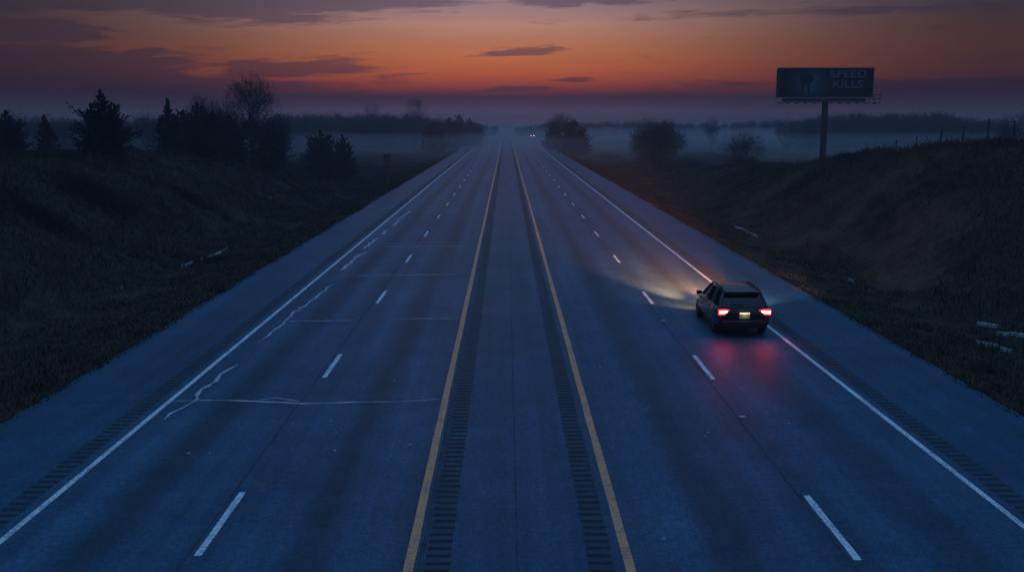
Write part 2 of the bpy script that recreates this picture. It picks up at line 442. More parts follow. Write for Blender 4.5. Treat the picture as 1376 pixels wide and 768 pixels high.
# lane dashes, 40 ft apart, phase read from the photograph
PER = 12.19
def dash_mesh(xc, y0, yl, seed):
    return strip('lane_dash', xc - .066, xc + .066, y0, y0 + yl, M_WHITE, step=.5, jitter=.008, seed=seed)
ydl = gnd(297, 746).y; ydr = gnd(1150, 752).y
for k in range(46):
    dash_mesh(DL, ydl + PER * k, 3.05, 10 + k); dash_mesh(DR, ydr + PER * k, 3.05, 100 + k)
v, f = [], []
for xc, y00 in ((DL, ydl), (DR, ydr)):
    for k in range(46, 110):
        i = len(v); y0 = y00 + PER * k
        v += [(xc - .066, y0, .004), (xc + .066, y0, .004), (xc + .066, y0 + 3.05, .004), (xc - .066, y0 + 3.05, .004)]; f.append((i, i + 1, i + 2, i + 3))
tag(obj('lane_dash', v, f, M_WHITE, road), kind='stuff')

# rumble strips: transverse milled grooves, each a shallow dished patch
def rumble(xc, wd, y0, y1, pitch, ln, seed):
    r_ = random.Random(seed); v, f = [], []; y = y0
    while y < y1:
        i = len(v); a = r_.uniform(-.02, .02); l2 = ln / 2 * r_.uniform(.85, 1.1); j = r_.uniform(-.02, .02)
        x0, x1 = xc - wd / 2 + j, xc + wd / 2 + j
        v += [(x0, y - l2 * .8, .0035), (x1, y - l2 * .8 + a, .0035), (x1 + .01, y + a, .0035), (x1, y + l2 * .8 + a, .0035), (x0, y + l2 * .8, .0035), (x0 - .01, y, .0035)]
        f.append((i, i + 1, i + 2, i + 3, i + 4, i + 5)); y += pitch
    return obj('rumble_strip', v, f, M_GROOVE, road)
for xc, wd, sd_ in ((YL + .47, .40, 1), (YR - .47, .40, 2), (EL - .50, .42, 3), (ER + .50, .42, 4)):
    strip('rumble_bed', xc - wd / 2 - .02, xc + wd / 2 + .02, -20, 900, M_BED, z=.0015, step=.6, jitter=.015, seed=sd_)
    rumble(xc, wd, 6, 420, .305, .15, sd_)

# joints and crack sealing
def ribbon(name, pts, wd, m, z, seed, taper=True, wig=.0):
    r_ = random.Random(seed); pts = [Vector(p) for p in pts]; P = []
    for a, c in zip(pts[:-1], pts[1:]):
        n = max(2, int((c - a).length / .25))
        for i in range(n): P.append(a.lerp(c, i / n))
    P.append(pts[-1])
    v, f = [], []; L = len(P); ph = r_.random() * 9
    for i, p in enumerate(P):
        d = (P[min(i + 1, L - 1)] - P[max(i - 1, 0)]).normalized(); s = Vector((-d.y, d.x, 0))
        off = wig * (math.sin(i * .9 + ph) * .6 + r_.uniform(-.6, .6))
        ww = wd * r_.uniform(.3, 1.45) * ((min(1, .35 + 4 * min(i, L - 1 - i) / L)) if taper else 1)
        c = p + s * off
        v += [(c.x - s.x * ww / 2, c.y - s.y * ww / 2, z), (c.x + s.x * ww / 2, c.y + s.y * ww / 2, z)]
    for i in range(L - 1): f.append((2 * i, 2 * i + 2, 2 * i + 3, 2 * i + 1))
    return obj(name, v, f, m, road)
def gp(*xy): return [gnd(*p) for p in xy]
for x_, wd, z in ((DL - .17, .038, .0022), (DR - .17, .038, .0022), (.18, .022, .0022), (YL + .17, .035, .0030), (YL + .22, .025, .0034)):
    ribbon('pavement_joint', [(x_, -20, 0), (x_, 20, 0), (x_, 60, 0), (x_, 200, 0), (x_, 500, 0)], wd, M_JOINT, z, 3, False, .012)
ribbon('pavement_joint', gp((55, 545), (120, 541), (222, 538)), .06, M_JOINT, .0022, 5, True, .02)
ribbon('pavement_joint', gp((668, 530), (700, 531)), .05, M_JOINT, .0018, 6, True, .02)
ribbon('pavement_joint', gp((470, 538), (590, 537)), .05, M_JOINT, .0018, 6, True, .02)
SEAL = [([(224, 539), (262, 537), (330, 538), (372, 540), (405, 542), (470, 540), (540, 539), (590, 536)], .085),
        ([(340, 538), (372, 534), (402, 539)], .06), ([(218, 563), (238, 551), (262, 537), (268, 526), (292, 508), (318, 488)], .10),
        ([(372, 432), (420, 431), (478, 430)], .07), ([(525, 428), (570, 428), (618, 427)], .06),
        ([(443, 371), (500, 370), (560, 369), (634, 368)], .075), ([(494, 332), (560, 331), (632, 330)], .07),
        ([(556, 278), (600, 277), (640, 277)], .08), ([(585, 267), (610, 267)], .08),
        ([(347, 461), (365, 446), (383, 433), (393, 420), (410, 410), (430, 395), (446, 382)], .10), ([(393, 420), (406, 416)], .06),
        ([(458, 363), (470, 354), (478, 347)], .17), ([(474, 347), (482, 343), (492, 338)], .17), ([(489, 334), (497, 327), (508, 319)], .17),
        ([(514, 315), (519, 309)], .17), ([(529, 303), (536, 296)], .17), ([(537, 294), (545, 288), (552, 283)], .17), ([(530, 297), (541, 290)], .06)]
for i, (pp, wd) in enumerate(SEAL):
    ribbon('crack_sealant', gp(*pp), wd * (1.35 if abs(pp[0][1] - pp[-1][1]) < 6 and pp[0][1] < 500 else 1), M_SEAL, .0030, 40 + i, True, .022 if abs(pp[0][1] - pp[-1][1]) < 6 else .06)

# small pale litter and lane markers lying on the asphalt
def pebble(name, p, s, m, label, cat, group, seed, flat=.35):
    r_ = random.Random(seed); bm = bmesh.new()
    bmesh.ops.create_icosphere(bm, subdivisions=1, radius=1)
    for v_ in bm.verts: v_.co = Vector((v_.co.x * s[0], v_.co.y * s[1], max(v_.co.z, -.5) * s[2])) * r_.uniform(.7, 1.25)
    o = bmobj(name, bm, m, loc=(p.x, p.y, s[2] * .45)); tag(o, label, cat, group); return o
M_LITTER = mat('pale litter', vary((.40, .38, .38), .4, 20, .7))
for i, (px, py) in enumerate([(393, 569), (452, 581), (253, 609), (282, 608), (410, 619), (450, 605), (551, 597), (528, 601), (445, 565), (868, 551), (948, 586), (952, 581),
                              (1060, 569), (892, 723), (823, 601), (853, 541), (838, 568), (806, 494), (562, 489), (530, 512), (578, 450)]):
    p = gnd(px, py); r_ = random.Random(i)
    pebble('debris_scrap', p, (r_.uniform(.02, .05), r_.uniform(.02, .045), .018), M_LITTER,
           'tiny pale scrap of debris lying on the asphalt of a traffic lane', 'debris', 'debris scattered on the road', i)
def marker(px, py, label):
    p = gnd(px, py); t = thing('lane_marker', (p.x, p.y, 0), label, 'road marker', 'raised lane markers')
    bm = bmesh.new(); box(bm, (0, 0, .012), (.17, .12, .022)); bmobj('base', bm, M_LITTER, t, bevel=.008)
    bm = bmesh.new(); box(bm, (0, -.061, .014), (.13, .006, .014)); bmobj('reflector', bm, M_WHITE, t)
marker(891, 431, 'small pale raised marker beside the right lane joint, between two dashes behind the car')
marker(997, 560, 'small pale raised marker on the right lane joint, between the two lowest dashes')

# ------------------------------------------------------------------ vegetation builders
class Seg:
    def __init__(s): s.p0, s.p1, s.r0, s.r1 = [], [], [], []
    def add(s, a, c, r0, r1):
        s.p0.append(a); s.p1.append(c); s.r0.append(r0); s.r1.append(r1)
    def mesh(s, k=4):
        if not s.p0: return np.zeros((0, 3)), np.zeros((0, 4), int)
        A = np.array(s.p0, float); B = np.array(s.p1, float); ra = np.array(s.r0)[:, None]; rb = np.array(s.r1)[:, None]
        d = B - A; d /= np.linalg.norm(d, axis=1, keepdims=True) + 1e-9
        up_ = np.where(np.abs(d[:, 2:3]) > .9, np.array([[1., 0, 0]]), np.array([[0, 0, 1.]]))
        u = np.cross(d, up_); u /= np.linalg.norm(u, axis=1, keepdims=True) + 1e-9; w_ = np.cross(d, u)
        n = len(A); P = np.empty((n, 2 * k, 3))
        for i in range(k):
            a = TAU * i / k; o = math.cos(a) * u + math.sin(a) * w_
            P[:, i] = A + o * ra; P[:, k + i] = B + o * rb
        base = (np.arange(n) * 2 * k)[:, None]
        f = np.concatenate([base + np.array([[i, (i + 1) % k, k + (i + 1) % k, k + i]]) for i in range(k)], 0)
        return P.reshape(-1, 3), f

def unit(v):
    return v / (np.linalg.norm(v) + 1e-9)

def bare_tree(h, wid, seed, trunk_frac=.28, levels=5, stems=1, rt=None, twig=.012, main=6, split=3, upw=.25):
    """segments of a leafless tree: (trunk and limbs, twigs)"""
    rg = np.random.RandomState(seed); big, small = Seg(), Seg()
    rt = rt or h * .018
    env_c = np.array([0, 0, h * (.5 + trunk_frac * .42)]); env_r = np.array([wid / 2, wid / 2, h * (.5 - trunk_frac * .38)])
    def inside(p): return float((((p - env_c) / env_r) ** 2).sum())
    def grow(p, d, L, r, lev):
        nseg = 3 if lev < 3 else 2
        for s_ in range(nseg):
            d = unit(d + rg.normal(0, .13, 3) + np.array([0, 0, upw * .25]))
            q = p + d * (L / nseg)
            if lev > 1 and inside(q) > 1.08 * rg.uniform(.85, 1.15): return
            r1 = max(twig * .45, r * .82)
            (big if r > twig * 2.2 else small).add(p, q, r, r1)
            p, r = q, r1
            if lev < levels and s_ > 0 - (lev > 1):
                for _ in range(1 if s_ < nseg - 1 else split - 1):
                    ax = unit(rg.normal(0, 1, 3)); sd_ = unit(np.cross(d, ax))
                    nd = unit(d * rg.uniform(.6, 1.0) + sd_ * rg.uniform(.45, .85) + np.array([0, 0, upw * .5]))
                    grow(p, nd, L * rg.uniform(.55, .8), max(twig * .5, r * rg.uniform(.5, .7)), lev + 1)
    for s_ in range(stems):
        p = np.array([0., 0, -.25]); d = unit(np.array([rg.normal(0, .05), rg.normal(0, .05), 1.]))
        if stems > 1:
            a = TAU * s_ / stems + rg.uniform(-.4, .4); p = np.array([math.cos(a) * .22, math.sin(a) * .22, -.2]); d = unit(np.array([math.cos(a) * .5, math.sin(a) * .5, 1.]))
        r = rt; hh = h * trunk_frac; n = 4
        for i in range(n):
            q = p + d * ((hh + .25) / n); big.add(p, q, r * (1.25 if i == 0 else 1), r * .93); p, r = q, r * .93
            d = unit(d + rg.normal(0, .05, 3))
        for i in range(main):
            a = TAU * (i + rg.uniform(-.3, .3)) / main * 1.618; tl = rg.uniform(.25, .75) if i else .08
            nd = unit(np.array([math.cos(a) * tl, math.sin(a) * tl, 1 - tl * .5]))
            grow(p - d * (hh * .3 * rg.rand()) * (i > 0), nd, h * (.30 if i else .36), r * rg.uniform(.5, .75), 1)
    return big, small

def put_bare(loc, h, wid, seed, label, group=None, name='bare_tree', brush=0, cat='tree', twigs_extra=0, rz=0.0, **kw):
    t = thing(name, loc, label, cat, group, rz)
    big, small = bare_tree(h, wid, seed, **kw)
    if twigs_extra:
        rg = np.random.RandomState(seed + 5)
        tf = kw.get('trunk_frac', .28); c = np.array([0, 0, h * (.5 + tf * .42)]); rr = np.array([wid * .48, wid * .48, h * (.5 - tf * .40)])
        n = twigs_extra
        u = rg.normal(0, 1, (n, 3)); u /= np.linalg.norm(u, axis=1, keepdims=True)
        rad = rg.rand(n, 1) ** .5 * (0.82 + .18 * rg.rand(n, 1))
        rad = rad * (1 + .18 * np.sin(u[:, :1] * 5 + seed) * np.cos(u[:, 2:3] * 6))
        P = c + u * rad * rr
        D = u * .7 + rg.normal(0, .45, (n, 3)) + np.array([0, 0, .55]); D /= np.linalg.norm(D, axis=1, keepdims=True)
        L = rg.uniform(.25, .8, (n, 1)) * (h / 8) ** .5
        tw_ = max(.011, .9 * kw.get('twig', .012) * .8)
        for a, c_ in zip(P - D * L * .5, P + D * L * .5): small.add(a, c_, tw_, tw_ * .4)
    v, f = big.mesh(5); obj('trunk', v, f, M_BARK, t)
    v, f = small.mesh(3); obj('crown', v, f, M_TWIG, t)
    return t

def leaf_quads(P, D, L, W, rg):
    """pointed sprays: P base, D direction"""
    n = len(P); r_ = rg.normal(0, 1, (n, 3)); s_ = np.cross(D, r_); s_ /= np.linalg.norm(s_, axis=1, keepdims=True) + 1e-9
    v = np.empty((n, 4, 3)); v[:, 0] = P; v[:, 1] = P + D * L * .45 + s_ * W; v[:, 2] = P + D * L; v[:, 3] = P + D * L * .45 - s_ * W
    return v.reshape(-1, 3), np.arange(n * 4).reshape(-1, 4)

def cedar(loc, h, wid, seed, label, group=None, tops=None, n=5200, name='cedar_tree', rz=0.0, m=None, leaf=.30, shape=.75):
    """evergreen with one or several ragged spires of upswept sprays"""
    rg = np.random.RandomState(seed); t = thing(name, loc, label, 'tree', group, rz)
    tops = tops or [(0, 0, 1.0, 1.0)]
    sg = Seg(); VV, FF, k = [], [], 0
    tot = sum(a[2] * a[3] for a in tops); n = int(n * 1.9)
    for (ox, oy, hk, wk, *sh) in tops:
        shp = sh[0] if sh else shape
        hh, ww = h * hk, wid * wk / 2
        for i in range(5): sg.add((ox * .3 + ox * .7 * i / 5, oy, -.3 + hh * .95 * i / 5), (ox * .3 + ox * .7 * (i + 1) / 5, oy, -.3 + hh * .95 * (i + 1) / 5), .03 * hh * (1 - i / 5.5) ** 1.2 * .6 + .01, .03 * hh * (1 - (i + 1) / 5.5) ** 1.2 * .6 + .008)
        nb = int(120 * hk); per = int(n * hk * wk / tot / nb)
        lob = rg.rand(4) * TAU
        for j in range(nb):
            tt = (j + rg.rand()) / nb
            a = rg.rand() * TAU
            prof = (1 - tt) ** shp * min(1, .72 + tt * 2.2)
            lobe = 1 + .22 * math.sin(2 * a + lob[0]) * math.sin(7 * tt + lob[1]) + .16 * math.sin(5 * a + lob[2] + 9 * tt)
            Lb = ww * prof * rg.uniform(.55, 1.18) * lobe + .03 * hh * (1 - tt)
            b0 = np.array([ox * (.3 + .7 * tt), oy, hh * tt * .97])
            d = unit(np.array([math.cos(a), math.sin(a), .10 + 1.1 * tt ** 1.5 + rg.uniform(0, .35)]))
            b1 = b0 + d * Lb
            if tt > .9: b1 = b0 + unit(d * .35 + np.array([0, 0, 1.])) * min(Lb, hh * .06)
            sg.add(b0, b1, .012 + .01 * (1 - tt), .004)
            c_ = rg.rand(per, 1) ** .62
            P = b0 + (b1 - b0) * c_ + rg.normal(0, 1, (per, 3)) * (.015 * hh + .16 * Lb) * (1.05 - c_) * (1.1 - tt) * np.array([1, 1, .8])
            P[:, 2] = np.maximum(P[:, 2], .02)
            D = d * .9 + rg.normal(0, .42, (per, 3)) + np.array([0, 0, .45]); D /= np.linalg.norm(D, axis=1, keepdims=True)
            L = leaf * rg.uniform(.5, 1.25, (per, 1)) * (hh / 5) ** .4 * (1 - .45 * tt); W = L * rg.uniform(.13, .26, (per, 1))
            v, f = leaf_quads(P, D, L, W, rg); VV.append(v); FF.append(f + k); k += len(v)
    v, f = sg.mesh(4); obj('trunk', v, f, M_BARK, t)
    obj('crown', np.concatenate(VV), np.concatenate(FF), m or M_CEDAR, t)
    return t

def brush(loc, wid, h, seed, label, group=None, n=900, name='brush_shrub', m=None, depth=None, cat='shrub'):
    """low tangle of stems and twigs"""
    rg = np.random.RandomState(seed); tw = Seg(); dp = depth or wid
    for i in range(n):
        x = rg.normal(0, wid * .22); y = rg.normal(0, dp * .22)
        ek = math.exp(-(x / (wid * .45)) ** 2 - (y / (dp * .45)) ** 2); hh = h * ek * rg.uniform(.35, 1.05)
        z0 = (hz(loc[0] + x, loc[1] + y) - loc[2]) - .05
        p = np.array([x, y, z0]); d = unit(np.array([x * .25 + rg.normal(0, .35), y * .25 + rg.normal(0, .35), 1.]))
        q = p + d * hh * .6; e = q + unit(d + rg.normal(0, .4, 3)) * hh * .5
        tw.add(p, q, .018, .011); tw.add(q, e, .011, .004)
        for _ in range(3):
            a = p + (q - p) * rg.rand(); tw.add(a, a + unit(d + rg.normal(0, .7, 3)) * hh * .4, .012, .005)
    v, f = tw.mesh(3); return tag(obj(name, v, f, m or M_BRUSH, None, loc=loc), label, cat, group)

def stand(px, py_base, Y, dz=0.0):
    """point on the terrain below image column px at distance Y"""
    p = at(px, py_base, Y); return (p.x, Y, hz(p.x, Y) + dz)
def size(px0, px1, Y): return abs(at(px1, 163, Y).x - at(px0, 163, Y).x)
def top_h(px, py, Y):
    p = at(px, py, Y); return p.z - hz(p.x, Y)

# --- left bank
Y = 76.0
cedar(stand(139, 200, Y), top_h(139, 121, Y), size(84, 196, Y), 3, 'big dark cedar with a ragged pointed top standing alone on the left bank', 'cedars on the left bank',
      tops=[(0, 0, 1.0, .55, .8), (-1.15, .3, .68, .60, .42), (1.15, -.2, .72, .62, .42), (.1, -.6, .66, .9, .4), (-.6, -.4, .78, .42, .5), (.65, .4, .80, .42, .5)], n=13000)
Y = 84
cedar(stand(10, 190, Y), top_h(10, 149, Y), size(-25, 38, Y), 7, 'dark cedar cut by the left picture border, on top of the left bank', 'cedars on the left bank', tops=[(0, 0, 1, .8, .55), (1.2, 0, .8, .7, .45), (-1.3, 0, .86, .7, .45)], n=6000)
cedar(stand(62, 190, 92), top_h(62, 154, 92), size(45, 84, 92), 8, 'small low cedar beside the big dark cedar, on its outer side', 'cedars on the left bank', n=2600)
Y = 102
cedar(stand(228, 200, Y), top_h(228, 131, Y), size(205, 256, Y), 9, 'narrow spired cedar in the clump below the tall bare tree', 'cedars on the left bank', tops=[(0, 0, 1, .75, .8), (1.0, 0, .72, .95, .45), (-.9, .3, .66, .9, .45)], n=7500)
cedar(stand(268, 205, 98), top_h(268, 140, 98), size(235, 302, 98), 10, 'broad dark cedar between the spired cedar and the tall bare tree', 'cedars on the left bank', tops=[(0, 0, 1, .8, .5), (1.4, 0, .84, .85, .42), (-1.4, 0, .86, .85, .42)], n=8500)
cedar(stand(312, 212, 106), top_h(312, 158, 106), size(285, 345, 106), 12, 'low dark cedar at the foot of the tall bare tree', 'cedars on the left bank', tops=[(0, 0, 1, .9, .45), (1.7, 0, .9, .9, .42), (-1.5, 0, .95, .9, .42)], n=7500)
cedar(stand(362, 218, 112), top_h(362, 164, 112), size(332, 396, 112), 13, 'rounded dark cedar at the road end of the clump on the left bank', 'cedars on the left bank', tops=[(0, 0, 1, .9, .5), (1.5, 0, .74, .9, .42), (-1.5, 0, .95, .95, .42)], n=8000)
Y = 110
put_bare(stand(341, 205, Y), top_h(341, 100, Y), size(306, 378, Y) * 1.05, 16, 'tall bare tree with a rounded fine crown rising above the dark cedars', 'bare trees', trunk_frac=.33, levels=6, main=9, twig=.021, rt=.28, twigs_extra=1100)
put_bare(stand(279, 205, 112), top_h(279, 124, 112), size(246, 312, 112), 23, 'shorter twiggy bare tree behind the broad dark cedar', 'bare trees', trunk_frac=.15, levels=5, stems=3, main=7, twig=.019, twigs_extra=2200)
put_bare(stand(308, 205, 116), top_h(308, 132, 116), size(285, 330, 116), 29, 'slim bare tree close behind the tall rounded bare tree', 'bare trees', trunk_frac=.2, levels=5, stems=2, main=6, twig=.018, twigs_extra=1400)
put_bare(stand(374, 205, 120), top_h(374, 150, 120), size(352, 394, 120), 31, 'small bare tree on the road side of the tall rounded bare tree', 'bare trees', trunk_frac=.2, levels=5, stems=2, main=6, twig=.018, twigs_extra=1400)
Y = 132
cedar(stand(432, 238, Y), top_h(432, 176, Y), size(402, 458, Y), 17, 'full rounded cedar at the foot of the left bank, the taller of a touching pair', 'cedars by the left ditch', tops=[(0, 0, 1, .85, .45), (1.2, 0, .9, .85, .4), (-1.2, 0, .88, .85, .4), (0, -1, .8, 1.0, .4)], n=9500)
cedar(stand(461, 238, 135), top_h(461, 181, 135), size(442, 479, 135), 18, 'narrower cedar touching the full rounded cedar on its road side', 'cedars by the left ditch', tops=[(0, 0, 1, 1.0, .45), (.8, 0, .82, 1.0, .4), (-.7, 0, .85, 1.0, .4)], n=6500)
cedar(stand(345, 242, 108), top_h(345, 222, 108) * 1.0, size(337, 353, 108), 19, 'knee-high young cedar alone on the left slope below the dark clump', 'cedars on the left bank', n=1300, leaf=.2)
# dark brush on the left slope
for i, (px, py, wd, hh, lb) in enumerate([(118, 262, 7.5, 1.5, 'wide dark tangle of brush on the left slope below the big cedar'),
                                          (60, 300, 5.0, .8, 'low dark brush on the left slope near the picture border'),
                                          (255, 268, 4.0, .7, 'small tangle of brush on the left slope above the ditch')]):
    for Yt in np.arange(20, 140, .5):
        p = at(px, py, Yt)
        if p.z <= hz(p.x, Yt): break
    brush((p.x, Yt, hz(p.x, Yt)), wd, hh, 60 + i, lb, 'brush on the left slope', n=900)
# bare trees far behind the left bank
for i, (px, py, wpx, Y, lb) in enumerate([(22, 141, 50, 175, 'hazy bare tree above the dark cedar at the left border'), (62, 144, 46, 185, 'hazy bare tree behind the small low cedar'),
                                          (88, 150, 34, 190, 'small hazy bare tree just outside the big dark cedar'), (196, 146, 46, 185, 'hazy bare tree in the gap between the big cedar and the clump')]):
    put_bare(stand(px, 185, Y), top_h(px, py, Y), size(px - wpx / 2, px + wpx / 2, Y), 80 + i, lb, 'hazy bare trees behind the left bank', trunk_frac=.12, levels=5, stems=3, main=6, twig=.022, twigs_extra=900)

# --- left plain and roadside
for i, (px, py, wpx, Y, lb) in enumerate([(561, 133, 36, 330, 'round-crowned bare tree rising above the left woodland near the road'),
                                          (501, 139, 30, 350, 'wider hazy bare tree rising above the middle of the left woodland')]):
    put_bare(stand(px, 190, Y), top_h(px, py, Y), size(px - wpx / 2, px + wpx / 2, Y), 90 + i, lb, 'bare trees', trunk_frac=.5, levels=6, main=7, twig=.028, rt=.22, twigs_extra=160)
for i, (px, py, wpx, Y, lb) in enumerate([(583, 166, 46, 255, 'bushy evergreen beside the left shoulder, nearest of the roadside row'), (604, 158, 40, 290, 'evergreen second in the row beside the left shoulder'),
                                          (617, 154, 34, 330, 'tallest evergreen of the roadside row by the left shoulder'), (631, 160, 30, 390, 'evergreen fourth in the roadside row by the left shoulder'),
                                          (645, 167, 28, 470, 'faint evergreen at the far end of the roadside row by the left shoulder')]):
    cedar(stand(px, 200, Y), top_h(px, py, Y), size(px - wpx / 2, px + wpx / 2, Y), 100 + i, lb, 'evergreens along the left shoulder', tops=[(0, 0, 1, .8), (wpx * .03, 0, .85, .8), (-wpx * .03, 0, .8, .8)], n=3600, leaf=.55, shape=.45)
# --- right roadside and plain
Y = 225
cedar(stand(772, 205, Y), top_h(772, 163, Y), size(750, 793, Y), 120, 'dark roadside evergreen clump by the right shoulder, under the twiggy tree', 'evergreens along the right shoulder', tops=[(0, 0, 1, .9), (1.7, 0, .8, .9), (-1.6, 0, .95, .9), (2.8, 0, .5, .7)], n=8000, leaf=.5, shape=.42)
cedar(stand(742, 200, 270), top_h(742, 164, 270), size(728, 760, 270), 121, 'hazy evergreen behind the dark clump by the right shoulder', 'evergreens along the right shoulder', tops=[(0, 0, 1, .8), (1.6, 0, .9, .8)], n=4000, leaf=.5, shape=.5)
put_bare(stand(754, 200, 235), top_h(754, 151, 235), size(732, 778, 235), 122, 'twiggy bare tree rising out of the evergreen clump by the right shoulder', 'bare trees', trunk_frac=.25, levels=6, stems=2, main=6, twig=.026, twigs_extra=600)
Y = 165
put_bare(stand(882, 228, Y), top_h(882, 156, Y), size(838, 927, Y), 130, 'large round bare bush-like tree with dense twigs beyond the right ditch', 'bare trees', trunk_frac=.10, levels=5, stems=5, main=6, twig=.020, twigs_extra=9500, split=3)
Y = 140
put_bare(stand(998, 222, Y), top_h(998, 174, Y), size(958, 1036, Y), 133, 'small bare tree with a spiky top on the knoll beside the billboard', 'bare trees', trunk_frac=.12, levels=5, stems=3, main=5, twig=.014, twigs_extra=1800)
brush(stand(1000, 222, 137), 5.8, 2.3, 134, 'dense brush around the small bare tree on the knoll', 'brush beyond the right ditch', n=1500)
brush(stand(818, 216, 215), 7, 2.2, 135, 'low hazy brush between the round tree and the right shoulder', 'brush beyond the right ditch', n=700)
brush(stand(925, 212, 185), 9, 2.0, 136, 'low hazy brush just beside the large round bare tree', 'brush beyond the right ditch', n=800)
for i, (px, py, wpx, Y, lb) in enumerate([(1057, 157, 34, 300, 'hazy bare tree standing between the knoll and the billboard pole'), (957, 156, 22, 330, 'slim hazy bare tree standing over the round tree and the knoll'),
                                          (1090, 154, 40, 290, 'hazy bare tree touching the billboard pole on its road side'), (1354, 150, 34, 190, 'hazy bare tree at the right border behind the wire fence'),
                                          (1376, 146, 40, 200, 'hazy bare tree cut by the right picture border behind the fence')]):
    put_bare(stand(px, 190, Y), top_h(px, py, Y), size(px - wpx / 2, px + wpx / 2, Y), 140 + i, lb, 'hazy bare trees beyond the right bank', trunk_frac=.12, levels=5, stems=3, main=6, twig=.028, twigs_extra=1100)

# --- far woods that read as one mass
def wood_protos():
    out = []
    for s_ in range(7):
        bg_, sm_ = bare_tree(10, 6.5, 300 + s_, trunk_frac=.22, levels=4, stems=1 + s_ % 2, main=6, twig=.05, rt=.2)
        for k in range(len(sm_.p0)): bg_.add(sm_.p0[k], sm_.p1[k], sm_.r0[k], sm_.r1[k])
        rg = np.random.RandomState(400 + s_); n = 420
        P = np.stack([rg.normal(0, 1.7, n), rg.normal(0, 1.7, n), rg.rand(n) ** 1.3 * 8.6], -1)
        P[:, 2] *= np.clip(1.05 - .11 * np.hypot(P[:, 0], P[:, 1]), .3, 1)
        D = rg.normal(0, .75, (n, 3)) + np.array([0, 0, .45])
        for a, c_ in zip(P, P + D * rg.uniform(.4, .9, (n, 1))): bg_.add(a, c_, .06, .02)
        out.append(bg_.mesh(3))
    return out
PROT = wood_protos()
def wood(name, spots, seed, label):
    rg = np.random.RandomState(seed); VV, FF, k = [], [], 0
    for (x, y, h) in spots:
        v, f = PROT[rg.randint(len(PROT))]; a = rg.rand() * TAU; s_ = h / 9.5; c_, d_ = math.cos(a), math.sin(a)
        sx = s_ * rg.uniform(.9, 1.35)
        vv = np.stack([x + (v[:, 0] * c_ - v[:, 1] * d_) * sx, y + (v[:, 0] * d_ + v[:, 1] * c_) * sx, hz(x, y) - .2 + v[:, 2] * s_], -1)
        VV.append(vv); FF.append(f + k); k += len(vv)
    tag(obj(name, np.concatenate(VV), np.concatenate(FF), M_WOOD), label, 'woodland', kind='stuff')
def treeline(px0, px1, tops, Y0, Y1, n, seed):
    rg = np.random.RandomState(seed); out = []
    for i in range(n):
        px = px0 + (px1 - px0) * rg.rand(); Y = Y0 + (Y1 - Y0) * rg.rand()
        py = np.interp(px, [a for a, _ in tops], [c_ for _, c_ in tops]) + abs(rg.normal(0, 3.6)) - 1.4 - (3.0 * rg.rand() if rg.rand() < .12 else 0)
        p = at(px, py, Y); h = p.z - hz(p.x, Y)
        if h > 1.5: out.append((p.x, Y, h))
    return out
wood('far_woodland', treeline(370, 640, [(370, 152), (420, 153), (470, 151), (560, 152), (590, 158), (640, 163)], 300, 420, 150, 1), 1, 'long hazy bare woodland across the plain left of the road')
wood('far_woodland', treeline(1075, 1350, [(1075, 160), (1100, 154), (1150, 151), (1200, 150), (1260, 150), (1310, 157), (1350, 160)], 310, 400, 170, 2), 2, 'long hazy bare woodland behind the billboard and the wire fence')
wood('far_woodland', treeline(760, 1100, [(760, 164), (830, 161), (900, 163), (960, 165), (1020, 160), (1100, 160)], 520, 700, 150, 3), 3, 'very faint woodland on the horizon between the roadside clump and the billboard')
wood('far_woodland', treeline(-60, 380, [(-60, 152), (100, 158), (200, 155), (380, 155)], 240, 360, 130, 4), 4, 'hazy woodland on the horizon behind the cedars of the left bank')
wood('far_woodland', treeline(640, 668, [(640, 165), (668, 170)], 520, 800, 26, 5) + treeline(694, 740, [(694, 170), (740, 164)], 480, 800, 40, 6), 5, 'faint trees closing the view where the road fades out')

# ------------------------------------------------------------------ wire fence on the right bank
ft = thing('wire_fence', (0, 0, 0), 'wire fence of thin dark posts running along the top of the right bank', 'fence')
FPX = [(1040, 158), (1052, 150), (1072, 140), (1092, 131), (1114, 122), (1138, 114), (1158, 108), (1180, 101), (1204, 95), (1231, 88), (1263, 81), (1293, 75), (1326, 69), (1361, 64), (1400, 58), (1445, 53)]
tops_ = []
for i, (px, Y) in enumerate(FPX):
    p = at(px, 205, Y); z = hz(p.x, Y); hgt = [1.75, 1.6, 1.8, 1.65][i % 4]
    bm = bmesh.new(); tube(bm, (p.x, Y, z - .3), (p.x + random.Random(i).uniform(-.06, .06), Y, z + hgt), .066, .055, 7)
    bmobj('post', bm, M_POST, ft); tops_.append((p.x, Y, z, hgt))
for lvl in (.35, .65, .95):
    bm = bmesh.new()
    for a, c_ in zip(tops_[:-1], tops_[1:]): tube(bm, (a[0], a[1], a[2] + a[3] * lvl), (c_[0], c_[1], c_[2] + c_[3] * lvl), .007, None, 4)
    bmobj('wire', bm, M_STEEL, ft)

